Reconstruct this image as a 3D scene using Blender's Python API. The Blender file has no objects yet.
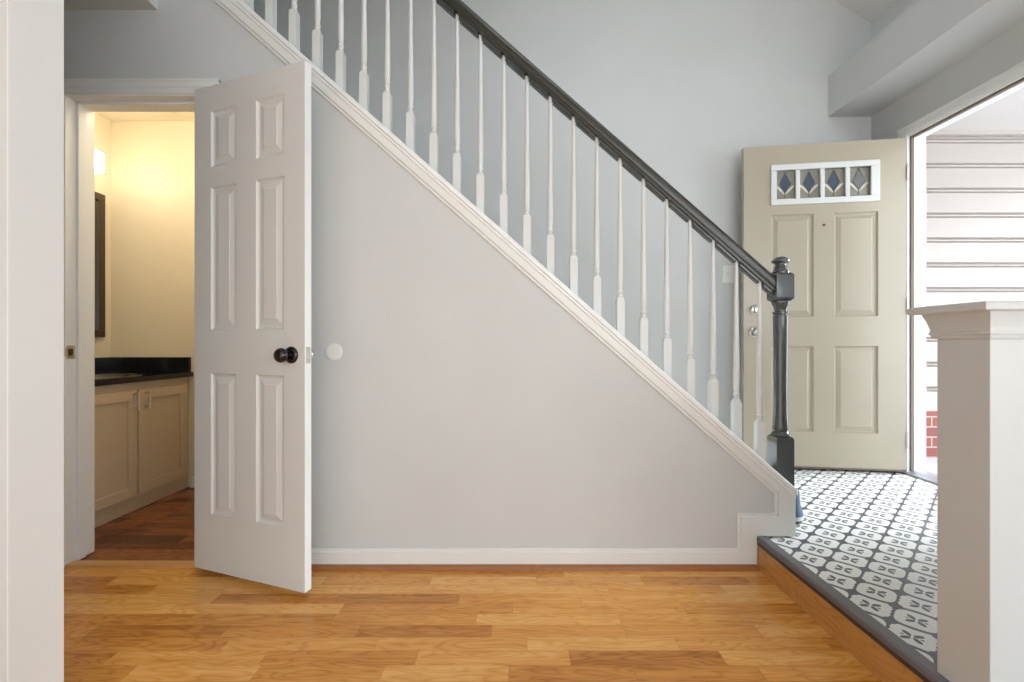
import bpy, bmesh, math, random
from mathutils import Vector, Matrix
random.seed(7)
S = bpy.context.scene
C = S.collection

# ------------------------------------------------------------------ camera, world, light, exposure
cam = bpy.data.objects.new('camera', bpy.data.cameras.new('camera'))
C.objects.link(cam); S.camera = cam
cam.location = (0, 0, .912); cam.rotation_euler = (math.pi/2, 0, 0)
cam.data.sensor_width = 36; cam.data.lens = 36*455/1024
cam.data.shift_y = 3/1024; cam.data.clip_start = .02

S.view_settings.view_transform = 'Standard'
S.view_settings.look = 'None'
S.view_settings.gamma = 1
S.view_settings.use_curve_mapping = False
S.view_settings.exposure = 0.1

w = bpy.data.worlds.new('overcast_sky'); S.world = w; w.use_nodes = True
bg = w.node_tree.nodes['Background']
bg.inputs['Color'].default_value = (.88, .95, 1, 1); bg.inputs['Strength'].default_value = 4.5

def light(name, kind, loc, rot, energy, color, **kw):
    l = bpy.data.lights.new(name, kind); l.energy = energy; l.color = color
    for k, v in kw.items(): setattr(l, k, v)
    o = bpy.data.objects.new(name, l); C.objects.link(o)
    o.location = loc; o.rotation_euler = rot
    return o
sun = light('sun', 'SUN', (5, -2, 6), (0, 0, 0), 12.0, (.82, .91, 1), angle=math.radians(30))
sun.rotation_euler = Vector((-.88, .0, -.36)).to_track_quat('-Z', 'Y').to_euler()

# ------------------------------------------------------------------ node helpers
class NT:
    def __init__(s, name):
        s.m = bpy.data.materials.new(name); s.m.use_nodes = True
        s.t = s.m.node_tree; s.b = s.t.nodes['Principled BSDF']
    def n(s, typ, **kw):
        x = s.t.nodes.new(typ)
        for k, v in kw.items(): setattr(x, k, v)
        return x
    def link(s, a, b): s.t.links.new(a, b)
    def put(s, sock, v):
        if isinstance(v, bpy.types.NodeSocket): s.link(v, sock)
        else: sock.default_value = v
    def math(s, op, a, b=None, c=None):
        x = s.n('ShaderNodeMath', operation=op)
        s.put(x.inputs[0], a)
        if b is not None: s.put(x.inputs[1], b)
        if c is not None: s.put(x.inputs[2], c)
        return x.outputs[0]
    def mix(s, f, a, b, blend='MIX'):
        x = s.n('ShaderNodeMix', data_type='RGBA', blend_type=blend)
        s.put(x.inputs[0], f)
        for i, v in ((6, a), (7, b)):
            if isinstance(v, bpy.types.NodeSocket): s.link(v, x.inputs[i])
            else: x.inputs[i].default_value = (*v[:3], 1)
        return x.outputs[2]
    def coord(s):
        c = s.n('ShaderNodeTexCoord'); sp = s.n('ShaderNodeSeparateXYZ')
        s.link(c.outputs['Object'], sp.inputs[0])
        return c.outputs['Object'], sp.outputs[0], sp.outputs[1], sp.outputs[2]
    def combine(s, x, y, z):
        c = s.n('ShaderNodeCombineXYZ')
        for i, v in enumerate((x, y, z)): s.put(c.inputs[i], v)
        return c.outputs[0]
    def noise(s, vec, scale, detail=3, rough=.5):
        x = s.n('ShaderNodeTexNoise'); s.link(vec, x.inputs['Vector'])
        x.inputs['Scale'].default_value = scale; x.inputs['Detail'].default_value = detail
        x.inputs['Roughness'].default_value = rough
        return x.outputs['Fac']
    def ramp(s, f, stops):
        r = s.n('ShaderNodeValToRGB'); e = r.color_ramp.elements
        while len(e) < len(stops): e.new(.5)
        for q, (p, c) in zip(e, stops): q.position = p; q.color = (*c, 1)
        s.put(r.inputs[0], f); return r.outputs['Color']
    def bump(s, h, strength, dist=.002):
        x = s.n('ShaderNodeBump'); x.inputs['Strength'].default_value = strength
        x.inputs['Distance'].default_value = dist
        s.link(h, x.inputs['Height']); s.link(x.outputs[0], s.b.inputs['Normal'])

def paint(name, col, rough=.5, metal=0, bump=.12, scale=90, var=.02, coat=0):
    t = NT(name); v, x, y, z = t.coord()
    n = t.noise(v, 3.0, 4)
    dark = tuple(c*(1-var*2) for c in col)
    t.link(t.ramp(n, [(.3, dark), (.7, col)]), t.b.inputs['Base Color'])
    t.b.inputs['Roughness'].default_value = rough; t.b.inputs['Metallic'].default_value = metal
    t.b.inputs['Coat Weight'].default_value = coat
    if bump: t.bump(t.noise(v, scale, 2), bump, .001)
    return t.m

M = {}
M['wall'] = paint('wall_paint', (.60, .61, .60), .6)
M['trim'] = paint('white_trim_paint', (.77, .77, .745), .35, bump=.04)
M['post'] = paint('half_wall_paint', (.58, .585, .575), .4, bump=.08)
M['ceiling'] = paint('ceiling_paint', (.78, .78, .77), .8)
M['door'] = paint('bathroom_door_paint', (.69, .685, .66), .38, bump=.08, scale=60)
M['edge'] = paint('bright_white_paint', (.84, .85, .85), .35, bump=.04)
M['front'] = paint('front_door_paint', (.44, .39, .30), .26, bump=.06, scale=60)
M['baluster'] = paint('baluster_paint', (.71, .72, .70), .35, bump=.03)
M['newel'] = paint('charcoal_paint', (.075, .085, .085), .2, bump=.03, scale=50, var=.1, coat=.5)
M['rail'] = paint('dark_rail_paint', (.045, .045, .036), .25, bump=.05, scale=50, var=.1)
M['bath'] = paint('cream_wall_paint', (.77, .69, .53), .45)
M['cab'] = paint('cream_cabinet_paint', (.58, .46, .32), .4, bump=.03)
M['nickel'] = paint('brushed_nickel', (.62, .6, .57), .3, 1, 0)
M['chrome'] = paint('polished_chrome', (.75, .75, .74), .12, 1, 0)
M['sink'] = paint('dark_steel', (.13, .12, .11), .22, 1, 0)
M['black'] = paint('black_knob_metal', (.02, .018, .016), .16, .6, 0, coat=.5)
M['frame'] = paint('dark_bronze_frame', (.045, .03, .02), .35, 0, .05)
M['lead'] = paint('window_lead', (.10, .10, .10), .5, .5, 0)
M['plate'] = paint('switch_plastic', (.80, .79, .76), .35, 0, 0)
M['nose'] = paint('grey_vinyl_nosing', (.155, .145, .155), .45, 0, .15, 200, .05)
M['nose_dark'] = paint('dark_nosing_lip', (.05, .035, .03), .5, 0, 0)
M['strip'] = paint('threshold_metal', (.42, .42, .46), .35, .5, .05)
M['weather'] = paint('brown_weatherstrip', (.20, .15, .12), .7, 0, 0)
M['blue'] = paint('blue_canvas', (.05, .085, .14), .8, 0, .3, 300, .1)
M['sole'] = paint('brown_sole', (.10, .065, .045), .7, 0, 0)
M['sole_white'] = paint('pale_rubber', (.6, .62, .62), .5, 0, 0)
M['porch'] = paint('porch_ceiling', (.62, .58, .56), .6, 0, .05)
M['concrete'] = paint('porch_concrete', (.45, .44, .45), .8, 0, .3, 60, .08)
M['tread'] = paint('stair_tread', (.35, .25, .15), .5)

def glass_mat(name, col, rough, alpha_t=.35):
    t = NT(name); v, x, y, z = t.coord()
    n = t.noise(v, 45, 3)
    t.link(t.mix(n, tuple(c*.55 for c in col), col), t.b.inputs['Base Color'])
    t.b.inputs['Roughness'].default_value = rough
    t.b.inputs['Transmission Weight'].default_value = alpha_t
    t.bump(n, .3, .002)
    return t.m
M['pane'] = glass_mat('textured_glass', (.50, .48, .40), .25)
M['diamond'] = glass_mat('blue_glass', (.14, .18, .26), .2)
M['leaf'] = glass_mat('ivory_glass', (.86, .84, .70), .3, .05)
M['clear'] = glass_mat('bevelled_glass', (.36, .38, .38), .08, .4)

def emis(name, col, strength):
    t = NT(name); v, x, y, z = t.coord()
    t.b.inputs['Base Color'].default_value = (.9, .85, .75, 1)
    t.b.inputs['Emission Color'].default_value = (*col, 1)
    t.b.inputs['Emission Strength'].default_value = strength
    return t.m
M['shade'] = emis('lit_glass_shade', (1, .90, .72), 5)

def mirror():
    t = NT('mirror_glass'); t.b.inputs['Base Color'].default_value = (.7, .7, .68, 1)
    t.b.inputs['Metallic'].default_value = 1; t.b.inputs['Roughness'].default_value = .03
    return t.m
M['mirror'] = mirror()

def granite():
    t = NT('black_granite'); v, x, y, z = t.coord()
    n = t.noise(v, 120, 5, .7); m = t.noise(v, 14, 3)
    c = t.ramp(n, [(.45, (.006, .006, .007)), (.62, (.03, .03, .032)), (.75, (.12, .12, .12))])
    t.link(t.mix(m, c, (.008, .008, .01)), t.b.inputs['Base Color'])
    t.b.inputs['Roughness'].default_value = .08
    return t.m
M['granite'] = granite()

def wood(name, stops, row=.0615, length=.50, rough=.25, along='x', seam=.22, grain=1.0):
    t = NT(name); v, x, y, z = t.coord()
    if along == 'y': x, y = y, x
    if along == 'z-riser': x, y = y, z
    r = t.math('FLOOR', t.math('DIVIDE', y, row))
    wn = t.n('ShaderNodeTexWhiteNoise', noise_dimensions='1D'); t.link(r, wn.inputs['W'])
    off = t.math('MULTIPLY', wn.outputs['Value'], 3.7)
    ln = t.math('MULTIPLY_ADD', wn.outputs['Value'], length*.6, length*.7)
    q = t.math('DIVIDE', t.math('ADD', x, off), ln)
    c = t.math('FLOOR', q)
    w2 = t.n('ShaderNodeTexWhiteNoise', noise_dimensions='2D'); t.link(t.combine(r, c, 0), w2.inputs['Vector'])
    rnd = w2.outputs['Value']
    # grain: stretched along the board, different in each board
    gx = t.math('ADD', x, t.math('MULTIPLY', rnd, 37.0))
    gv = t.combine(t.math('MULTIPLY', gx, 2.2), t.math('MULTIPLY', y, 26.0), t.math('MULTIPLY', rnd, 11.0))
    n1 = t.noise(gv, 1.6, 5, .65)
    n2 = t.noise(t.combine(t.math('MULTIPLY', gx, 2.4), t.math('MULTIPLY', y, 13.0), t.math('MULTIPLY', rnd, 5.0)), 1.0, 2, .5)
    ct = t.math('ABSOLUTE', t.math('SINE', t.math('MULTIPLY', n2, 46.0)))
    ct = t.math('POWER', ct, .5)
    f = t.math('ADD', t.math('MULTIPLY', rnd, .40),
               t.math('ADD', t.math('MULTIPLY', n1, .60*grain), t.math('MULTIPLY', ct, .22*grain)))
    f = t.math('SUBTRACT', f, .11)
    col = t.ramp(f, stops)
    fr = t.math('FRACT', t.math('DIVIDE', y, row)); ed = t.math('MINIMUM', fr, t.math('SUBTRACT', 1, fr))
    fx = t.math('FRACT', q); ex = t.math('MULTIPLY', t.math('MINIMUM', fx, t.math('SUBTRACT', 1, fx)), ln)
    s1 = t.math('LESS_THAN', ed, .018); s2 = t.math('LESS_THAN', ex, .0012)
    sm = t.math('MULTIPLY', t.math('MAXIMUM', s1, s2), seam)
    t.link(t.mix(sm, col, tuple(c*.35 for c in stops[0][1])), t.b.inputs['Base Color'])
    t.b.inputs['Roughness'].default_value = rough
    t.bump(n1, .06, .001)
    return t.m
oak = [(.12, (.24, .07, .010)), (.36, (.46, .165, .022)), (.58, (.65, .28, .050)), (.85, (.82, .44, .13))]
M['oak'] = wood('honey_oak_floor', oak)
M['oak_dark'] = wood('oak_riser_board', [(.15, (.30, .11, .022)), (.5, (.46, .19, .04)), (.9, (.60, .30, .09))], row=5, length=9, along='z-riser', seam=0)
M['oak_strip'] = wood('oak_threshold', [(.15, (.38, .17, .05)), (.5, (.56, .27, .085)), (.9, (.66, .38, .15))], row=5, length=9, seam=0)
M['shoe'] = wood('oak_shoe_moulding', [(.15, (.22, .07, .02)), (.9, (.36, .14, .045))], row=5, length=9, seam=0)
M['dark_floor'] = wood('dark_walnut_floor', [(.15, (.035, .011, .006)), (.42, (.10, .028, .011)), (.65, (.21, .065, .024)), (.9, (.34, .12, .045))],
                       row=.075, length=.5, rough=.22, grain=1.1)

def vinyl():
    t = NT('patterned_vinyl_floor'); v, x, y, z = t.coord()
    P = .105
    x0 = t.math('SUBTRACT', x, 1.3115); y0 = t.math('SUBTRACT', y, 1.7355)
    # axis a runs away from the door hinge side, axis b across it
    u = t.math('DIVIDE', t.math('ADD', t.math('MULTIPLY', x0, .726), t.math('MULTIPLY', y0, .688)), P)
    q = t.math('DIVIDE', t.math('SUBTRACT', t.math('MULTIPLY', x0, .688), t.math('MULTIPLY', y0, .726)), P)
    iu = t.math('ROUND', u); iq = t.math('ROUND', q)
    fu = t.math('SUBTRACT', u, iu); fq = t.math('SUBTRACT', q, iq)
    par = t.math('FLOORED_MODULO', t.math('ADD', iu, iq), 2.0)     # 0 rounded tile, 1 bracket tile
    au = t.math('ABSOLUTE', fu); aq = t.math('ABSOLUTE', fq)
    # rounded tile
    k = 3.5
    ra = t.math('POWER', t.math('ADD', t.math('POWER', t.math('DIVIDE', au, .452), k), t.math('POWER', t.math('DIVIDE', aq, .465), k)), 1/k)
    whiteA = t.math('LESS_THAN', ra, 1.0)
    # bracket tile: square whose corners are bitten away, tips either side of the bite
    lim = t.math('ADD', .445, t.math('MULTIPLY', t.math('COSINE', t.math('MULTIPLY', aq, 6.283)), -.022))
    limq = t.math('ADD', .462, t.math('MULTIPLY', t.math('COSINE', t.math('MULTIPLY', au, 31.4)), .016))
    inb = t.math('MULTIPLY', t.math('LESS_THAN', au, lim), t.math('LESS_THAN', aq, limq))
    du = t.math('SUBTRACT', au, .5); dq = t.math('SUBTRACT', aq, .5)
    cd = t.math('SQRT', t.math('ADD', t.math('MULTIPLY', du, du), t.math('MULTIPLY', dq, dq)))
    whiteB = t.math('MULTIPLY', inb, t.math('GREATER_THAN', cd, .17))
    white = t.math('ADD', t.math('MULTIPLY', whiteA, t.math('SUBTRACT', 1, par)), t.math('MULTIPLY', whiteB, par))
    # four-petal flower: petals on the diagonals
    s = t.math('MULTIPLY', t.math('ADD', au, aq), .7071); d = t.math('MULTIPLY', t.math('SUBTRACT', au, aq), .7071)
    ps = t.math('DIVIDE', t.math('SUBTRACT', s, .165), .135); pd = t.math('DIVIDE', d, .066)
    pet = t.math('LESS_THAN', t.math('ADD', t.math('MULTIPLY', ps, ps), t.math('MULTIPLY', pd, pd)), 1.0)
    pet = t.math('MULTIPLY', pet, t.math('GREATER_THAN', aq, .025))
    dot = t.math('MULTIPLY', t.math('LESS_THAN', t.math('ABSOLUTE', t.math('SUBTRACT', au, .0)), .03), t.math('LESS_THAN', t.math('ABSOLUTE', t.math('SUBTRACT', aq, .20)), .035))
    white = t.math('MULTIPLY', white, t.math('SUBTRACT', 1, t.math('MAXIMUM', pet, dot)))
    n = t.noise(v, 60, 3)
    wc = t.mix(n, (.76, .76, .72), (.82, .82, .78)); dc = t.mix(n, (.045, .052, .07), (.08, .09, .115))
    t.link(t.mix(white, dc, wc), t.b.inputs['Base Color'])
    t.b.inputs['Roughness'].default_value = .32
    return t.m
M['vinyl'] = vinyl()

def siding():
    t = NT('vinyl_siding'); v, x, y, z = t.coord()
    n = t.noise(t.combine(t.math('MULTIPLY', x, 2), y, t.math('MULTIPLY', z, 40)), 4, 3)
    t.link(t.mix(n, (.42, .37, .335), (.46, .41, .38)), t.b.inputs['Base Color'])
    t.b.inputs['Roughness'].default_value = .5
    return t.m
M['siding'] = siding()
def brick():
    t = NT('red_brick'); v, x, y, z = t.coord()
    b = t.n('ShaderNodeTexBrick'); t.link(t.combine(x, z, 0), b.inputs['Vector'])
    b.inputs['Color1'].default_value = (.30, .085, .065, 1); b.inputs['Color2'].default_value = (.20, .07, .065, 1)
    b.inputs['Mortar'].default_value = (.42, .35, .33, 1); b.inputs['Scale'].default_value = 1
    b.inputs['Brick Width'].default_value = .2; b.inputs['Row Height'].default_value = .075
    b.inputs['Mortar Size'].default_value = .005
    t.link(b.outputs['Color'], t.b.inputs['Base Color']); t.b.inputs['Roughness'].default_value = .85
    t.bump(t.noise(v, 80, 3), .4)
    return t.m
M['brick'] = brick()

# ------------------------------------------------------------------ mesh helpers
def box(bm, x0, x1, y0, y1, z0, z1):
    vs = [bm.verts.new(p) for p in ((x0,y0,z0),(x1,y0,z0),(x1,y1,z0),(x0,y1,z0),(x0,y0,z1),(x1,y0,z1),(x1,y1,z1),(x0,y1,z1))]
    for f in ((0,3,2,1),(4,5,6,7),(0,1,5,4),(1,2,6,5),(2,3,7,6),(3,0,4,7)): bm.faces.new([vs[i] for i in f])
def prism(bm, pts, axis, a, b):
    """extrude a 2-D outline along x, y or z from a to b"""
    def mk(p, t): return {'x': (t, p[0], p[1]), 'y': (p[0], t, p[1]), 'z': (p[0], p[1], t)}[axis]
    A = [bm.verts.new(mk(p, a)) for p in pts]; B = [bm.verts.new(mk(p, b)) for p in pts]
    n = len(pts)
    for i in range(n): bm.faces.new((A[i], A[(i+1) % n], B[(i+1) % n], B[i]))
    e1 = bm.faces.new(A); e2 = bm.faces.new(B[::-1])
    e1.normal_update(); e2.normal_update()
    bmesh.ops.triangulate(bm, faces=[e1, e2])
def lathe(bm, prof, cx=0, cy=0, seg=28, M4=None):
    rings = []
    for z, r in prof:
        ring = []
        for i in range(seg):
            a = 2*math.pi*i/seg
            p = Vector((cx+r*math.cos(a), cy+r*math.sin(a), z))
            if M4: p = M4 @ p
            ring.append(bm.verts.new(p))
        rings.append(ring)
    for A, B in zip(rings, rings[1:]):
        for i in range(seg): bm.faces.new((A[i], A[(i+1) % seg], B[(i+1) % seg], B[i]))
    bm.faces.new(rings[0][::-1]); bm.faces.new(rings[-1])
def tube(bm, p0, p1, r, seg=14):
    p0, p1 = Vector(p0), Vector(p1); d = p1-p0
    q = d.to_track_quat('Z', 'Y').to_matrix().to_4x4()
    lathe(bm, [(0, r), (d.length, r)], seg=seg, M4=Matrix.Translation(p0) @ q)
def rings_rect(bm, rs):
    """loft of rectangles (x0,x1,y0,y1,z)"""
    R = [[bm.verts.new(p) for p in ((a,c,z),(b,c,z),(b,d,z),(a,d,z))] for a,b,c,d,z in rs]
    for A, B in zip(R, R[1:]):
        for i in range(4): bm.faces.new((A[i], A[(i+1) % 4], B[(i+1) % 4], B[i]))
    bm.faces.new(R[0][::-1]); bm.faces.new(R[-1])
def obj(name, bm, mat, parent=None, bevel=0, smooth=False, seg=2, loc=None):
    bmesh.ops.remove_doubles(bm, verts=bm.verts, dist=1e-6) if smooth else None
    bmesh.ops.recalc_face_normals(bm, faces=bm.faces)
    me = bpy.data.meshes.new(name); bm.to_mesh(me); bm.free()
    o = bpy.data.objects.new(name, me); C.objects.link(o)
    me.materials.append(mat)
    if parent: o.parent = parent
    if loc: o.location = loc
    if bevel:
        m = o.modifiers.new('bevel', 'BEVEL'); m.width = bevel; m.segments = seg; m.limit_method = 'ANGLE'
        m.angle_limit = math.radians(40)
    if smooth:
        for p in me.polygons: p.use_smooth = True
        m = o.modifiers.new('edges', 'EDGE_SPLIT'); m.split_angle = math.radians(38)
    return o
def struct(name, bm, mat, label=None, cat=None, **kw):
    o = obj(name, bm, mat, **kw); o['kind'] = 'structure'
    if label: o['label'] = label; o['category'] = cat
    return o
def thing(name, label, cat, loc=(0, 0, 0), rz=0, group=None, kind=None):
    o = bpy.data.objects.new(name, None); C.objects.link(o); o.empty_display_size = .1
    o.location = loc; o.rotation_euler = (0, 0, rz); o['label'] = label; o['category'] = cat
    if group: o['group'] = group
    if kind: o['kind'] = kind
    return o
def tag(o, label, cat, group=None):
    o['label'] = label; o['category'] = cat
    if group: o['group'] = group
    return o
def B(): return bmesh.new()

# ------------------------------------------------------------------ room shell
WY = 1.861            # face of the wall under the stairs
WB = 1.985            # its back
BY = 3.04             # far wall beyond the staircase
EX = 2.40             # entry wall
ZF = .125             # height of the entry landing
SL = .88              # stair slope
def cap_z(x): return .333 + SL*(1.1435 - x)
def rail_z(x): return 1.187 + SL*(1.107 - x)

b = B(); box(b, -2.75, .999, -4.6, 1.90, -.05, 0)
struct('floor', b, M['oak'], 'honey oak strip floor of the hall', 'floor')
b = B(); box(b, .992+.012, EX+.1, -1.5, BY, -.05, ZF)
struct('floor_landing', b, M['vinyl'], 'raised entry landing with blue-grey and white patterned vinyl', 'floor')
b = B(); box(b, .998, 1.0045, -1.5, WY-.012, .0, .114)
struct('trim_1', b, M['oak_dark'], 'oak riser board facing the landing step', 'step riser')
b = B(); prism(b, [(.993, .111), (1.037, .111), (1.037, .1275), (1.031, .131), (1.0, .131), (.993, .126)], 'y', -1.5, WY-.004)
nose = struct('trim_2', b, M['nose'], 'grey vinyl nosing along the edge of the landing', 'nosing', bevel=.002)
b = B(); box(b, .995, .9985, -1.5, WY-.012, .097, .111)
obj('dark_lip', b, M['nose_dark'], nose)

# wall under the stairs with the bathroom doorway
JX0, JX1, JZ = -1.824, -1.252, 1.926
xt = -2.4
b = B()
G = .019
out = [(-2.75, 0), (JX0-G, 0), (JX0-G, JZ+G), (JX1+G, JZ+G), (JX1+G, 0), (1.09, 0), (1.09, cap_z(1.09)-.02), (xt, cap_z(xt)-.02), (-2.75, cap_z(xt)-.02)]
prism(b, out, 'y', WY, WB)
prism(b, [(1.09, 0), (1.152, 0), (1.152, cap_z(1.152)-.02), (1.09, cap_z(1.09)-.02)], 'y', WY, 1.876)
struct('wall_stairs', b, M['wall'], 'light grey wall closing the space under the stairs', 'wall')

def skirt(inset):
    i = inset
    lo = .0975 - i*1.25
    return [(-1.19, 0), (.9957, 0), (.9957, .131), (1.152, .131), (1.152, cap_z(1.152)-.02), (xt, cap_z(xt)-.02), (xt, cap_z(xt)-lo),
            (1.069+i, cap_z(1.069+i)-lo), (1.069+i, .223-i), (.918+i, .223-i), (.918+i, .079-i), (-1.19, .079-i)]
b = B(); prism(b, skirt(0), 'y', WY-.007, WY); prism(b, skirt(.013), 'y', WY-.014, WY)
struct('trim_3', b, M['trim'], 'white stringer trim stepping down to the baseboard', 'trim', bevel=.002)
b = B()
prism(b, [(1.156, cap_z(1.156)), (xt, cap_z(xt)), (xt, cap_z(xt)-.026), (1.156, cap_z(1.156)-.026)], 'y', WY-.024, WY+.016)
prism(b, [(1.09, cap_z(1.09)), (xt, cap_z(xt)), (xt, cap_z(xt)-.026), (1.09, cap_z(1.09)-.026)], 'y', WY+.012, WB+.012)
prism(b, [(1.153, cap_z(1.153)-.02), (xt, cap_z(xt)-.02), (xt, cap_z(xt)-.042), (1.153, cap_z(1.153)-.042)], 'y', WY-.018, WY)
struct('trim_4', b, M['edge'], 'white sloping cap board under the balusters', 'cap board', bevel=.004)
b = B(); prism(b, [(WY-.036, .0), (WY, .0), (WY, .018), (WY-.020, .018), (WY-.030, .014), (WY-.035, .007)], 'x', -1.19, .99)
struct('trim_5', b, M['shoe'], 'oak shoe moulding along the white baseboard', 'shoe moulding')

# bathroom doorway: jambs, head, stops, casing, oak threshold
b = B()
box(b, JX0-.0188, JX0, WY-.004, WB+.004, .006, JZ+.019); box(b, JX1, JX1+.0188, WY-.004, WB+.004, .006, JZ+.019)
box(b, JX0-.0188, JX1+.0188, WY-.004, WB+.004, JZ, JZ+.0188)
box(b, JX0, JX0+.011, WY+.042, WY+.077, .006, JZ); box(b, JX1-.011, JX1, WY+.042, WY+.077, .006, JZ)
box(b, JX0, JX1, WY+.042, WY+.077, JZ-.011, JZ)
fr = struct('trim_6', b, M['edge'], 'white door frame of the bathroom doorway', 'door frame', bevel=.0015)
b = B()
for z0, z1, d in ((JZ+.005, JZ+.062, .010), (JZ+.030, JZ+.062, .015), (JZ+.052, JZ+.062, .018)):
    box(b, JX0-(z1-JZ), JX1+(z1-JZ), WY-d, WY, z0, z1)
for k, (o0, o1, d) in enumerate(((.005, .062, .010), (.030, .062, .015), (.052, .062, .018))):
    box(b, JX0-o1, JX0-o0, WY-d, WY, 0, JZ+.01); box(b, JX1+o0, JX1+o1, WY-d, WY, 0, JZ+.01)
obj('casing', b, M['trim'], fr, bevel=.0015)
b = B(); box(b, JX0-.0005, JX0+.003, WY-.003, WY+.036, .850, .906); box(b, JX0-.0005, JX0+.006, WY-.012, WY-.003, .862, .894)
sp = obj('strike_plate', b, M['nickel'], fr, bevel=.004, seg=3)
b = B(); box(b, JX0+.0025, JX0+.0045, WY+.006, WY+.026, .864, .892)
obj('latch_hole_shade', b, M['frame'], sp)  # dark block painted as the shade inside the hole
b = B(); prism(b, [(WY-.010, 0), (WY-.004, .010), (WY+.030, .012), (WY+.048, .004), (WY+.048, 0)], 'x', JX0, JX1)
struct('trim_7', b, M['oak_strip'], 'oak threshold strip in the bathroom doorway', 'threshold')

# far wall
b = B(); prism(b, [(-2.75, 0), (EX+.10, 0), (EX+.10, 3.1), (EX, 3.073), (-2.75, 3.073+.6*(EX+2.75))], 'y', BY, BY+.1)
struct('wall_back', b, M['wall'], 'tall pale blue-grey wall behind the staircase', 'wall')
# entry wall with the front doorway
DY0, DY1, DZ = 1.80, 2.752, 2.166
b = B()
box(b, EX, EX+.10, DY1+.02, 3.5, -.05, 3.12); box(b, EX, EX+.10, -.3, DY0-.02, -.05, 3.12); box(b, EX, EX+.10, -4.6, -.3, -.05, .6); box(b, EX, EX+.10, -4.6, -.3, 2.3, 3.12); box(b, EX, EX+.10, -4.6, -4.4, .6, 2.3)
box(b, EX, EX+.10, DY0-.02, DY1+.02, DZ+.02, 3.12)
struct('wall_right', b, M['wall'], 'grey entry wall around the front doorway', 'wall')
b = B(); box(b, 2.111, EX, .96, BY, 2.43, 2.696)
struct('beam', b, M['wall'], 'boxed grey soffit running above the front doorway', 'soffit')
# sloped ceiling and low ceiling
b = B(); prism(b, [(EX+.10, 3.073-.078), (EX+.10, 3.25), (-2.8, 3.25+.6*(EX+2.9)), (-2.8, 3.073+.6*(EX+2.8))], 'y', .85, BY+.1)
struct('ceiling', b, M['ceiling'], 'white ceiling sloping up over the stairwell', 'ceiling')
b = B(); box(b, -2.75, -1.448, -1.5, WY-.001, 2.278, 2.45)
struct('ceiling_low', b, M['wall'], 'low ceiling over the left side of the hall', 'ceiling')
b = B(); box(b, -2.85, -2.75, -2.2, BY+.1, -.05, 6.3)
struct('wall_left', b, M['wall'], 'grey wall at the left end of the hall', 'wall')
# wall end in front, left
b = B(); box(b, -2.75, -1.071, .966, 1.085, 0, 2.278)
wf = struct('wall_front_left', b, M['wall'], 'partition wall with white end at the left edge', 'wall')
b = B(); box(b, -1.072, -1.069, .965, 1.086, 0, 2.278)
o = obj('end_board', b, M['trim'], wf, bevel=.001); o['label'] = 'bright white end board'
# the room the photograph is taken from: unseen walls, flat ceiling, openings shaped for the daylight let in
b = B(); box(b, -1.45, -1.35, -4.6, .966, 0, 2.45)
struct('wall_near_left', b, M['wall'])
b = B(); box(b, -1.45, -.3, -4.7, -4.6, 0, 2.45); box(b, -.3, EX+.10, -4.7, -4.6, 0, .45); box(b, .9, EX+.10, -4.7, -4.6, 2.3, 2.45)
struct('wall_near', b, M['wall'])
b = B(); box(b, -1.45, EX, -4.7, .95, 2.45, 2.55)
struct('ceiling_near', b, M['ceiling'])
b = B(); box(b, -1.448, EX, .90, .95, 2.55, 3.1); box(b, -1.448, EX, .90, .95, 3.9, 6.2); box(b, -1.448, 0, .90, .95, 3.1, 3.9); box(b, 2.0, EX, .90, .95, 3.1, 3.9); box(b, -2.75, -1.448, .90, .95, 2.45, 6.2)  # unseen wall, gap added so sky light reaches the upper back wall
struct('wall_upper', b, M['wall'])

# half wall in front, right
b = B(); X0, Y0, Y1, XR = 1.014, .965, 1.0856, EX
box(b, X0, XR, Y0, Y1, 0, .93)
hw = struct('wall_half', b, M['post'], 'white half wall post at the edge of the landing', 'half wall', bevel=.0015)
prof = [(.924, .0), (.924, .0065), (.9325, .0085), (.9335, .0110), (.939, .0110), (.9405, .0090), (.948, .0096), (.957, .0115), (.968, .0150), (.976, .0180), (.983, .0200), (.983, .0)]
b = B(); rings_rect(b, [(X0-o, XR, Y0-o, Y1+o, z) for z, o in prof])
obj('moulding', b, M['post'], hw, bevel=.0008)
b = B(); rings_rect(b, [(X0-o, XR, Y0-o+.010, Y1+o-.007, z) for z, o in ((.982, .01), (.982, .038), (.9845, .0415), (.995, .0425), (.9995, .040), (1.001, .034), (1.001, .01))])
obj('cap', b, M['post'], hw)

# front doorway frame
b = B()
box(b, EX-.012, EX+.105, DY1, DY1+.02, ZF, DZ+.02); box(b, EX-.004, EX+.105, DY0-.02, DY0, ZF, DZ+.02)
box(b, EX-.004, EX+.105, DY0, DY1, DZ, DZ+.02)
f2 = struct('trim_8', b, M['edge'], 'white frame of the front doorway', 'door frame', bevel=.0015)
b = B()
for o0, o1, d in ((.006, .066, .009), (.012, .058, .014), (.050, .066, .017)):
    box(b, EX-d, EX, DY0-o1, DY1+o1, DZ+o0, DZ+o1)
    box(b, EX-d, EX, DY1+o0, DY1+o1, ZF, DZ+.02); box(b, EX-d, EX, DY0-o1, DY0-o0, ZF, DZ+.02)
obj('casing', b, M['trim'], f2, bevel=.002)
b = B()
box(b, EX+.006, EX+.024, DY1-.010, DY1, ZF+.02, DZ); box(b, EX+.006, EX+.024, DY0, DY0+.010, ZF+.02, DZ)
box(b, EX+.006, EX+.024, DY0, DY1, DZ-.012, DZ)
obj('weatherstrip', b, M['weather'], f2)
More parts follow.
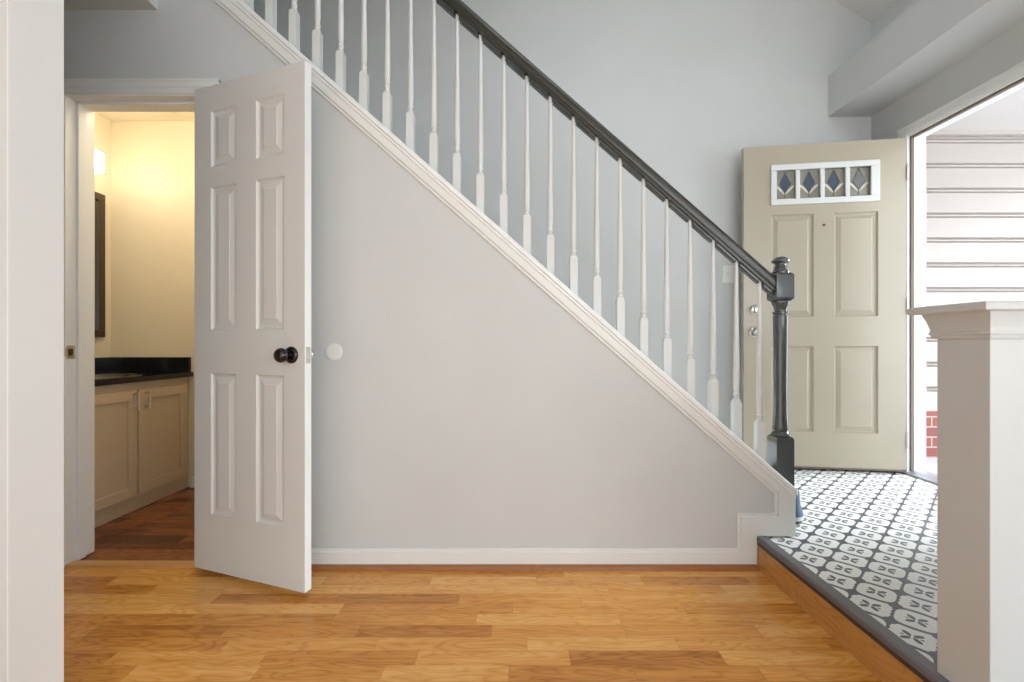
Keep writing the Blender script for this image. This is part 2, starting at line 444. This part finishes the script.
b = B(); prism(b, [(EX-.03, ZF), (EX-.022, ZF+.008), (EX+.03, ZF+.02), (EX+.105, ZF+.02), (EX+.13, ZF-.01), (EX+.13, ZF-.03), (EX-.0, ZF-.03)], 'y', DY0, DY1)
struct('trim_9', b, M['strip'], 'silvery grey threshold under the front doorway', 'threshold')

# porch
b = B()
h = .185; z = .227; prof = []
while z < 2.49:
    prof += [(3.385, z), (3.392, z+h*.78), (3.412, z+h*.79), (3.406, z+h*.83), (3.392, z+h*.86), (3.390, z+h*.90), (3.412, z+h*.915), (3.406, z+h*.96)]
    z += h
prof = [p for p in prof if p[1] < 2.5]
outl = prof + [(3.42, 2.5), (3.45, 2.5), (3.45, .227)]
prism(b, outl, 'x', EX+.10, 5.6)
struct('wall_porch', b, M['siding'], 'pale lap siding on the house wall beside the porch', 'siding')
b = B(); box(b, EX+.10, 5.6, 3.36, 3.46, -.3, .411)
struct('wall_porch_base', b, M['brick'], 'red brick foundation below the pale siding', 'brick wall')
b = B(); box(b, EX+.10, 5.5, .6, 3.45, 2.500, 2.56)
pc = struct('ceiling_porch', b, M['porch'], 'white porch ceiling outside the front doorway', 'ceiling')
b = B(); box(b, EX+.10, 5.6, 3.365, 3.40, 2.462, 2.500)
struct('trim_10', b, M['siding'], 'pale frieze board at the top of the siding', 'trim')
b = B(); box(b, EX+.10, 6.5, -3, 3.4, -.3, .07)
struct('floor_porch', b, M['concrete'], 'concrete porch floor outside the front doorway', 'floor')

# bathroom shell
BX, BBY, BZ = -2.556, 2.90, 2.333
b = B(); box(b, -2.75, -1.19, 1.90, 3.0, -.05, -.001)
struct('floor_bathroom', b, M['dark_floor'], 'dark reddish brown plank floor in the bathroom', 'floor')
b = B(); box(b, BX-.05, BX, WB, BBY+.05, 0, BZ+.03)
struct('wall_bathroom_left', b, M['bath'], 'cream bathroom wall behind the vanity', 'wall')
b = B(); box(b, BX, -1.19, BBY, BBY+.05, 0, BZ+.03)
struct('wall_bathroom_back', b, M['bath'], 'cream wall at the far end of the bathroom', 'wall')
b = B(); box(b, -1.225, -1.19, WB, BBY, 0, BZ+.03)
struct('wall_bathroom_right', b, M['bath'])
b = B(); box(b, BX, -1.225, WB, BBY, BZ, BZ+.03)
struct('ceiling_bathroom', b, M['bath'], 'cream bathroom ceiling', 'ceiling')
b = B(); box(b, BX, JX0-.02, WB+.0005, WB+.02, 0, BZ); box(b, JX1+.02, -1.225, WB+.0005, WB+.02, 0, BZ); box(b, JX0-.02, JX1+.02, WB+.0005, WB+.02, JZ+.02, BZ)
struct('wall_bathroom_front', b, M['bath'])
b = B(); box(b, -2.04, -1.225, BBY-.012, BBY, 0, .065); box(b, -2.04, -1.225, BBY-.017, BBY-.012, 0, .018)
struct('baseboard_bathroom', b, M['trim'], 'white baseboard on the far bathroom wall beside the vanity', 'baseboard', bevel=.003)

# ------------------------------------------------------------------ staircase and railing
st = thing('staircase', 'straight staircase climbing left behind the grey wall', 'stairs', (1.15, 2.5, ZF), kind='structure')
for k in range(13):
    r = .19; run = r/SL
    b = B(); box(b, -run*(k+1)-.01, .025-run*k, -.50, .53, r*(k+1)-.028, r*(k+1)); obj('tread', b, M['tread'], st, bevel=.006)
    b = B(); box(b, -run*k-.018, -run*k, -.50, .53, r*k, r*(k+1)-.028); obj('riser', b, M['trim'], st)

NX, NY = 1.1295, 1.915
ra = thing('stair_railing', 'stair railing with white spindles, dark handrail and charcoal newel post', 'railing', (NX, NY, ZF))
def P(x, y, z): return (x-NX, y-NY, z-ZF)
def ringsq(bm, s):      # square post loft at origin (half, z)
    rings_rect(bm, [(-hh, hh, -hh, hh, z-ZF) for z, hh in s])
b = B(); H = .0365
ringsq(b, [(ZF, H), (.512, H), (.522, H-.002), (.530, H-.012)])
ringsq(b, [(1.086, H-.014), (1.094, H-.008), (1.100, H-.001), (1.104, H), (1.197, H), (1.203, H-.002), (1.209, H-.008)])
L = [(.528, .034), (.531, .0365), (.537, .0365), (.541, .031), (.546, .029), (.552, .0318), (.57, .0300), (.62, .0265), (.72, .0255), (.85, .0265), (.96, .0278), (1.02, .0285), (1.031, .0285),
     (1.034, .0255), (1.038, .0255), (1.040, .031), (1.046, .031), (1.049, .024), (1.056, .0235), (1.066, .0265), (1.078, .0325), (1.087, .0345), (1.09, .0345)]
lathe(b, [(z-ZF, r) for z, r in L], seg=32)
L = [(1.207, .034), (1.214, .034), (1.217, .030), (1.224, .0265), (1.236, .0235), (1.244, .0195), (1.249, .0205), (1.253, .030), (1.257, .0345), (1.262, .0345), (1.266, .031), (1.272, .026), (1.278, .014), (1.280, .002)]
lathe(b, [(z-ZF, r) for z, r in L], seg=32)
nw = obj('newel_post', b, M['newel'], ra, smooth=True); nw['label'] = 'charcoal painted turned newel post'

def sweep(bm, sec, xa, xb, y0=NY):   # section points (y, vertical drop from the rail top), vertical end cuts
    A = [bm.verts.new(P(xa, y0+y, rail_z(xa)+dz)) for y, dz in sec]; Bv = [bm.verts.new(P(xb, y0+y, rail_z(xb)+dz)) for y, dz in sec]
    n = len(sec)
    for i in range(n): bm.faces.new((A[i], A[(i+1) % n], Bv[(i+1) % n], Bv[i]))
    bm.faces.new(A); bm.faces.new(Bv[::-1])
half = [(.008, 0), (.016, -.002), (.023, -.007), (.027, -.014), (.0295, -.024), (.0295, -.046), (.028, -.053), (.0235, -.057), (.0235, -.070)]
sec = half + [(-y, z) for y, z in half[::-1]]
b = B(); sweep(b, sec, 1.094, xt-.1)
hr = obj('handrail', b, M['rail'], ra, smooth=True); hr['label'] = 'dark painted handrail'
XB = [1.042-.0979*k for k in range(26)]
b = B(); edges = [1.0925]+XB
for x_hi, x_lo in zip(edges, XB):
    a = x_hi-.010 if x_hi != 1.0925 else x_hi
    sweep(b, [(-.016, -.068), (.016, -.068), (.016, -.082), (.011, -.087), (-.011, -.087), (-.016, -.082)], a, x_lo+.010)
obj('fillet', b, M['newel'], hr)  # lighter than the rail: light from below put into its colour

b = B()
Q = .0160
rings_rect(b, [(-hh, hh, -hh, hh, z) for z, hh in ((-.012, Q), (.158, Q), (.165, Q-.003), (.171, Q-.0065))])
L = [(.169, .0105), (.173, .0120), (.176, .0120), (.178, .0095), (.184, .0090), (.188, .0115), (.192, .0122), (.196, .0115), (.199, .0095), (.204, .0100), (.225, .0118), (.26, .0124), (.31, .0120),
     (.42, .0105), (.55, .0088), (.68, .0075), (.775, .0068)]
lathe(b, L, seg=16)
bal = obj('baluster', b, M['baluster'], ra, smooth=True); bal['label'] = 'white turned baluster'
bal.location = P(XB[0], NY, cap_z(XB[0]))
for x in XB[1:]:
    c = bal.copy(); C.objects.link(c); c.parent = ra; c.location = P(x, NY, cap_z(x))

# ------------------------------------------------------------------ panelled doors
def panel_slab(bm, w, z0, z1, t, panels, holes=(), deep=1.0):
    """front face at y=0, back at y=t; raised panels on both faces; through holes"""
    xs = sorted({0, w} | {v for p in panels+list(holes) for v in p[:2]})
    zs = sorted({z0, z1} | {v for p in panels+list(holes) for v in p[2:]})
    steps = [(0, 0), (.003, .0045), (.007, .0075), (.012, .0085), (.016, .0085), (.036, .0035), (.0375, .002)]
    for y, sgn in ((0, 1), (t, -1)):
        for a, b_ in zip(xs, xs[1:]):
            for c, d in zip(zs, zs[1:]):
                if any(p[0]-1e-6 <= a and b_ <= p[1]+1e-6 and p[2]-1e-6 <= c and d <= p[3]+1e-6 for p in panels+list(holes)): continue
                bm.faces.new([bm.verts.new(v) for v in ((a, y, c), (b_, y, c), (b_, y, d), (a, y, d))])
        for p in panels:
            R = []
            for ins, dep in steps:
                yy = y+sgn*dep*deep
                R.append([bm.verts.new(v) for v in ((p[0]+ins, yy, p[2]+ins), (p[1]-ins, yy, p[2]+ins), (p[1]-ins, yy, p[3]-ins), (p[0]+ins, yy, p[3]-ins))])
            for A, D in zip(R, R[1:]):
                for i in range(4): bm.faces.new((A[i], A[(i+1) % 4], D[(i+1) % 4], D[i]))
            bm.faces.new(R[-1])
    for a, b_ in zip(xs, xs[1:]):
        for z in (z0, z1): bm.faces.new([bm.verts.new(v) for v in ((a, 0, z), (b_, 0, z), (b_, t, z), (a, t, z))])
    for c, d in zip(zs, zs[1:]):
        for x in (0, w): bm.faces.new([bm.verts.new(v) for v in ((x, 0, c), (x, 0, d), (x, t, d), (x, t, c))])
    for h_ in holes:
        for q in (((h_[0], h_[2]), (h_[1], h_[2])), ((h_[1], h_[2]), (h_[1], h_[3])), ((h_[1], h_[3]), (h_[0], h_[3])), ((h_[0], h_[3]), (h_[0], h_[2]))):
            (a, c), (b_, d) = q
            bm.faces.new([bm.verts.new(v) for v in ((a, 0, c), (b_, 0, d), (b_, t, d), (a, t, c))])
    bmesh.ops.remove_doubles(bm, verts=bm.verts, dist=1e-5)

def knob(parent, x, z, y, sgn, mat, r=.0265, rr=.031, name='knob'):
    """door knob with rose, axis along local y, pointing sgn"""
    M4 = Matrix.Translation((x, y, z)) @ Matrix.Rotation(-math.pi/2*sgn, 4, 'X')
    b = B(); lathe(b, [(-.001, rr), (.004, rr), (.008, rr*.9), (.011, rr*.62)], M4=M4)
    ro = obj('rose', b, mat, parent, smooth=True)
    b = B(); lathe(b, [(.008, rr*.45), (.022, rr*.38), (.030, r*.55), (.036, r*.88), (.044, r), (.053, r*.97), (.060, r*.8), (.064, r*.5), (.0655, r*.1)], M4=M4)
    return obj(name, b, mat, parent, smooth=True)

a1 = math.atan2(-.19, .5267)
d1 = thing('door_1', 'white six panel bathroom door standing open against the stair wall', 'door', (-1.270, 1.820, 0), a1, kind='structure')
b = B(); T1 = .031
cols = [(.092, .226), (.328, .4645)]; rows = [(1.608, 1.828), (.967, 1.527), (.242, .797)]
panel_slab(b, .56, .020, 1.928, T1, [(x0, x1, z0, z1) for x0, x1 in cols for z0, z1 in rows])
obj('slab', b, M['door'], d1)
b = B(); box(b, .5595, .5615, .0004, T1-.0004, .0205, 1.9275)
obj('lit_latch_edge', b, M['edge'], d1)  # paler overlay puts the light falling on this edge into colour
k = knob(d1, .500, .872, 0, -1, M['black'], name='door_knob'); k['label'] = 'black door knob'
k = knob(d1, .500, .872, T1, 1, M['chrome'], name='door_knob'); k['label'] = 'chrome door knob'
b = B(); box(b, .5612, .5632, .006, T1-.006, .842, .902)
lp = obj('latch_plate', b, M['nickel'], d1, bevel=.002)
b = B(); prism(b, [(.5625, .009), (.571, .012), (.571, .016), (.5625, .022)], 'z', .862, .882)
obj('latch_bolt', b, M['chrome'], lp)
for z in (.25, .98, 1.72):
    b = B(); tube(b, (.0, T1+.004, z-.038), (.0, T1+.004, z+.038), .005); obj('hinge', b, M['nickel'], d1)

a2 = math.atan2(-.135, .914)
d2 = thing('door_2', 'beige front door with a four pane leaded window, standing open', 'door', (1.470, 2.885, 0), a2, kind='structure')
b = B(); T2 = .042; W2 = .922
fp = [(x0, x1, z0, z1) for x0, x1 in ((.162, .408), (.524, .770)) for z0, z1 in ((1.082, 1.722), (.366, .900))]
panel_slab(b, W2, .150, 2.158, T2, fp, [(.175, .757, 1.80, 2.015)], 1.5)
obj('slab', b, M['front'], d2)
b = B()      # white lite frame with muntins
fx0, fx1, fz0, fz1 = .157, .775, 1.782, 2.034
for y0, y1 in ((-.012, 0), (T2, T2+.012)):
    box(b, fx0, fx1, y0, y1, fz1-.036, fz1); box(b, fx0, fx1, y0, y1, fz0, fz0+.036)
    box(b, fx0, fx0+.034, y0, y1, fz0+.036, fz1-.036); box(b, fx1-.050, fx1, y0, y1, fz0+.036, fz1-.036)
for y0, y1 in ((-.009, .006),):
    for xm in (.3145, .4555, .5975): box(b, xm-.0125, xm+.0125, y0, y1, fz0+.036, fz1-.036)
lf = obj('window_frame', b, M['baluster'], d2, bevel=.003); lf['label'] = 'white frame of the leaded window'
px = [(.191, .302), (.327, .443), (.468, .585), (.610, .725)]
for i, (x0, x1) in enumerate(px):
    z0, z1 = fz0+.036, fz1-.036; xm = (x0+x1)/2; yg = .012
    b = B(); box(b, x0, x1, yg, yg+.004, z0, z1)
    pn = obj('pane', b, M['pane'], lf)
    zt, zc, zb, hw_ = z1-.010, z0+.098, z0+.040, .034
    b = B(); prism(b, [(xm, zb), (xm+hw_, zc), (xm, zt), (xm-hw_, zc)], 'y', yg-.002, yg)
    obj('diamond', b, M['diamond'] if i < 3 else M['clear'], pn)
    b = B()
    for s in (-1, 1):
        arc = [(xm+s*.003, zb-.010), (xm+s*.018, zb+.004), (xm+s*.036, zb+.022), (xm+s*.052, zb+.040), (xm+s*.052, zb+.052), (xm+s*.034, zb+.040), (xm+s*.016, zb+.022), (xm+s*.004, zb+.002)]
        prism(b, arc if s > 0 else arc[::-1], 'y', yg-.0022, yg)
    obj('leaf', b, M['leaf'], pn)
    b = B(); tube(b, (xm, yg-.002, z0), (xm, yg-.002, zb), .0014, 6)
    for s in (-1, 1):
        tube(b, (xm, yg-.003, zb), (xm+s*hw_, yg-.003, zc), .0014, 6); tube(b, (xm+s*hw_, yg-.003, zc), (xm, yg-.003, zt), .0014, 6)
    tube(b, (xm, yg-.002, zt), (xm, yg-.002, z1), .0014, 6)
    obj('lead_came', b, M['lead'], pn)
knob(d2, .062, .988, 0, -1, M['nickel'], r=.027, rr=.034, name='door_knob')
knob(d2, .062, .988, T2, 1, M['nickel'], r=.027, rr=.034, name='door_knob')
b = B(); M4 = Matrix.Translation((.062, 0, 1.127)) @ Matrix.Rotation(math.pi/2, 4, 'X')
lathe(b, [(-.001, .031), (.006, .031), (.014, .024), (.016, .020)], M4=M4)
db = obj('deadbolt', b, M['nickel'], d2, smooth=True)
b = B(); box(b, .054, .070, -.030, -.012, 1.112, 1.142); obj('thumb_turn', b, M['nickel'], db, bevel=.004)
b = B(); M4 = Matrix.Translation((.466, 0, 1.649)) @ Matrix.Rotation(math.pi/2, 4, 'X')
lathe(b, [(-.001, .008), (.003, .0075), (.004, .004)], M4=M4, seg=16); obj('peephole', b, M['frame'], d2, smooth=True)
for z in (.33, 1.145, 1.95):
    b = B(); tube(b, (W2+.004, -.003, z-.048), (W2+.004, -.003, z+.048), .0055)
    obj('hinge', b, M['nickel'], d2)
b = B(); box(b, .004, W2-.004, .006, T2-.006, .137, .152); obj('door_sweep', b, M['weather'], d2)

# ------------------------------------------------------------------ bathroom vanity, mirror, light
VX, VZ = -2.030, .7335
va = thing('vanity_cabinet', 'cream two door vanity cabinet along the left bathroom wall', 'cabinet', (BX, 2.02, 0))
def V(x0, x1, y0, y1, z0, z1, bm): box(bm, x0-BX, x1-BX, y0-2.02, y1-2.02, z0, z1)
CX = VX-.030
b = B(); V(BX+.001, CX-.02, 2.10, BBY-.002, .05, .60, b)
for q in ((CX-.02, CX, 2.10, BBY-.002, .05, .7045), (BX+.001, CX-.02, 2.10, 2.12, .60, .7045), (BX+.001, CX-.02, BBY-.02, BBY-.002, .60, .7045)): V(*q, b)
V(BX+.001, CX-.004, 2.10, BBY-.002, 0, .05, b)
obj('body', b, M['cab'], va, bevel=.002)
for y0, y1, yh in ((2.115, 2.478, 2.452), (2.492, 2.860, 2.530)):
    b = B(); z0, z1 = .088, .662
    V(CX, CX+.011, y0+.055, y1-.055, z0+.055, z1-.055, b)
    V(CX, CX+.019, y0, y1, z1-.055, z1, b); V(CX, CX+.019, y0, y1, z0, z0+.055, b)
    V(CX, CX+.019, y0, y0+.055, z0+.055, z1-.055, b); V(CX, CX+.019, y1-.055, y1, z0+.055, z1-.055, b)
    dd = obj('door', b, M['cab'], va, bevel=.0015)
    b = B(); x = CX+.019-BX; yy = yh-2.02
    tube(b, (x+.030, yy, .555), (x+.030, yy, .655), .0052); tube(b, (x-.001, yy, .568), (x+.030, yy, .568), .0042); tube(b, (x-.001, yy, .642), (x+.030, yy, .642), .0042)
    obj('handle', b, M['nickel'], dd, smooth=True)
ct = thing('vanity_countertop', 'black granite countertop with backsplash on the cream vanity', 'countertop', (BX, 2.02, VZ))
b = B(); sx, sy, ra_, rb_ = -2.27, 2.48, .175, .225
# top with an oval basin cut-out
N = 40; ring = []; outer = []
x0, x1, y0, y1 = BX+.001, VX, 2.085, BBY-.001
for i in range(N):
    a = 2*math.pi*i/N; c, s = math.cos(a), math.sin(a)
    ring.append((sx+ra_*c, sy+rb_*s))
    kx = ((x1-sx) if c > 0 else (sx-x0))/max(abs(c), 1e-6); ky = ((y1-sy) if s > 0 else (sy-y0))/max(abs(s), 1e-6)
    kk = min(kx, ky); outer.append((sx+kk*c, sy+kk*s))
def vv(p, z): return b.verts.new((p[0]-BX, p[1]-2.02, z-VZ))
RT = [vv(p, VZ) for p in ring]; OT = [vv(p, VZ) for p in outer]; RB = [vv(p, VZ-.028) for p in ring]; OB = [vv(p, VZ-.028) for p in outer]
for i in range(N):
    j = (i+1) % N
    for q in ((RT[i], OT[i], OT[j], RT[j]), (RB[j], OB[j], OB[i], RB[i]), (OT[i], OB[i], OB[j], OT[j]), (RT[j], RB[j], RB[i], RT[i])): b.faces.new(q)
for cx_, cy_, i0 in ((x1, y1, None), (x1, y0, None), (x0, y1, None), (x0, y0, None)):
    pass
# square the four corners the fan leaves off
def corner(cx_, cy_):
    o = sorted(range(N), key=lambda i: (outer[i][0]-cx_)**2+(outer[i][1]-cy_)**2)[:2]
    p, q = outer[o[0]], outer[o[1]]
    for z in (VZ, VZ-.028):
        b.faces.new([vv(p, z), vv((cx_, cy_), z), vv(q, z)])
    b.faces.new([vv(p, VZ), vv((cx_, cy_), VZ), vv((cx_, cy_), VZ-.028), vv(p, VZ-.028)])
    b.faces.new([vv(q, VZ), vv((cx_, cy_), VZ), vv((cx_, cy_), VZ-.028), vv(q, VZ-.028)])
for cc in ((x1, y1), (x1, y0), (x0, y1), (x0, y0)): corner(*cc)
bmesh.ops.remove_doubles(b, verts=b.verts, dist=1e-5)
obj('slab', b, M['granite'], ct)
b = B(); box(b, .001, VX-.014-BX, BBY-.021-2.02, BBY-.001-2.02, 0, .095); box(b, .001, .020, .07, BBY-.021-2.02, 0, .095)
obj('backsplash', b, M['granite'], ct, bevel=.001)
b = B(); L = [(-.085, .03), (-.083, .5), (-.06, .82), (-.02, .97), (.002, 1.0), (.003, 1.02), (.0005, 1.04)]
rr = []
for z, f in L:
    rr.append([b.verts.new((f*ra_*math.cos(2*math.pi*i/N), f*rb_*math.sin(2*math.pi*i/N), z)) for i in range(N)])
for A, D in zip(rr, rr[1:]):
    for i in range(N): b.faces.new((A[i], A[(i+1) % N], D[(i+1) % N], D[i]))
b.faces.new(rr[0][::-1])
o = obj('sink', b, M['sink'], None, smooth=True, loc=(sx, sy, VZ)); tag(o, 'oval metal rimmed sink set in the black countertop', 'sink')
fa = thing('faucet', 'chrome faucet standing on the black countertop behind the sink', 'faucet', (-2.495, 2.50, VZ+.0005))
b = B(); lathe(b, [(0, .025), (.006, .025), (.01, .016), (.07, .014), (.075, .010)]); obj('body', b, M['chrome'], fa, smooth=True)
b = B(); tube(b, (0, 0, .06), (.11, 0, .085), .009); tube(b, (.108, 0, .086), (.112, 0, .066), .009); obj('spout', b, M['chrome'], fa, smooth=True)
b = B(); tube(b, (0, 0, .07), (.0, 0, .09), .007); tube(b, (0, 0, .088), (.045, 0, .100), .005); obj('lever', b, M['chrome'], fa, smooth=True)

mi = thing('wall_mirror', 'dark framed mirror hanging on the left bathroom wall', 'mirror', (BX, 2.45, 1.394))
b = B(); fw = .045
my0, my1, mz0, mz1 = -.36, .385, -.440, .445
box(b, .001, .024, my0, my1, mz1-fw, mz1); box(b, .001, .024, my0, my1, mz0, mz0+fw)
box(b, .001, .024, my0, my0+fw, mz0+fw, mz1-fw); box(b, .001, .024, my1-fw, my1, mz0+fw, mz1-fw)
obj('frame', b, M['frame'], mi, bevel=.003)
b = B(); box(b, .001, .010, my0+fw, my1-fw, mz0+fw, mz1-fw); obj('mirror_glass', b, M['mirror'], mi)

vl = thing('vanity_light', 'glowing glass shade wall light above the dark framed mirror', 'wall light', (BX, 2.50, 1.99))
b = B(); box(b, .001, .018, -.20, .20, -.03, .05); box(b, .018, .04, -.02, .02, 0, .02); obj('backplate', b, M['nickel'], vl, bevel=.003)
b = B(); box(b, .034, .118, -.20, .225, -.055, .062); obj('shade', b, M['shade'], vl, bevel=.004)
b = B()
for z in (-.062, .062): box(b, .030, .122, -.204, -.198, z, z+.006); box(b, .030, .122, .223, .229, z, z+.006); box(b, .116, .122, -.198, .223, z, z+.006); box(b, .030, .034, -.198, .223, z, z+.006)
obj('metal_rim', b, M['nickel'], vl)
light('bathroom_bulb', 'POINT', (BX+.24, 2.66, 2.0), (0, 0, 0), 0.9, (1, .91, .74), shadow_soft_size=.06)

cl = thing('bath_fill_light', 'added unseen flush ceiling light brightening the bathroom', 'ceiling light', (-1.62, 2.38, BZ))  # fixture added out of view to brighten the bathroom
b = B(); lathe(b, [(0, .13), (-.02, .13), (-.025, .12)]); obj('rim', b, M['nickel'], cl, smooth=True)
b = B(); lathe(b, [(-.02, .118), (-.045, .10), (-.06, .06), (-.065, .01)]); obj('shade', b, M['shade'], cl, smooth=True)
light('bath_fill_bulb', 'POINT', (-1.62, 2.38, BZ-.13), (0, 0, 0), 11, (1, .88, .68), shadow_soft_size=.1)  # added lamp that lifts the light on cabinet and walls

# ------------------------------------------------------------------ small things
b = B(); M4 = Matrix.Translation((-.7285, WY-.0005, .879)) @ Matrix.Rotation(math.pi/2, 4, 'X')
lathe(b, [(0, .0365), (.003, .0365), (.005, .034), (.0055, .024), (.0045, .0)], M4=M4, seg=40)
o = obj('wall_bumper', b, M['trim'], None, smooth=True); tag(o, 'round white door stop disc on the stair wall beside the open bathroom door', 'door stop')

sw = thing('light_switch', 'white light switch on the far wall beside the front door', 'light switch', (1.442, BY, 1.378))
b = B(); rings_rect(b, [(-.042, .042, 0, 0, 0)]) if False else None
b = B(); box(b, -.040, .040, -.006, 0, -.060, .060); obj('plate', b, M['plate'], sw, bevel=.003)
b = B(); prism(b, [(-.006, -.012), (-.006, .012), (-.016, .010), (-.013, .001)], 'x', -.005, .005); obj('toggle', b, M['plate'], sw)

sh = thing('shoe', 'blue canvas shoe with pale rim and brown sole beside the newel post', 'shoe', (1.238, 2.035, ZF))
def sole_ring(bm, rs, n=24):
    R = []
    for z, a, b0, b1, cy in rs:      # half width, front reach, back reach, centre shift
        R.append([bm.verts.new((a*math.cos(2*math.pi*i/n), cy+(b1 if math.sin(2*math.pi*i/n) > 0 else b0)*math.sin(2*math.pi*i/n), z)) for i in range(n)])
    for A, D in zip(R, R[1:]):
        for i in range(n): bm.faces.new((A[i], A[(i+1) % n], D[(i+1) % n], D[i]))
    bm.faces.new(R[0][::-1]); bm.faces.new(R[-1])
b = B(); sole_ring(b, [(.030, .058, .052, .20, 0), (.045, .056, .050, .20, .0), (.062, .050, .044, .19, .0), (.080, .046, .04, .175, .0), (.105, .043, .038, .16, .0), (.132, .042, .037, .13, .0), (.137, .036, .030, .12, .0)])
obj('upper', b, M['blue'], sh, smooth=True)
b = B(); sole_ring(b, [(.014, .055, .054, .205, 0), (.030, .060, .056, .205, 0)]); obj('midsole', b, M['sole_white'], sh, smooth=True)
b = B(); sole_ring(b, [(0, .050, .050, .20, 0), (.014, .053, .054, .203, 0)]); obj('sole', b, M['sole'], sh, smooth=True)
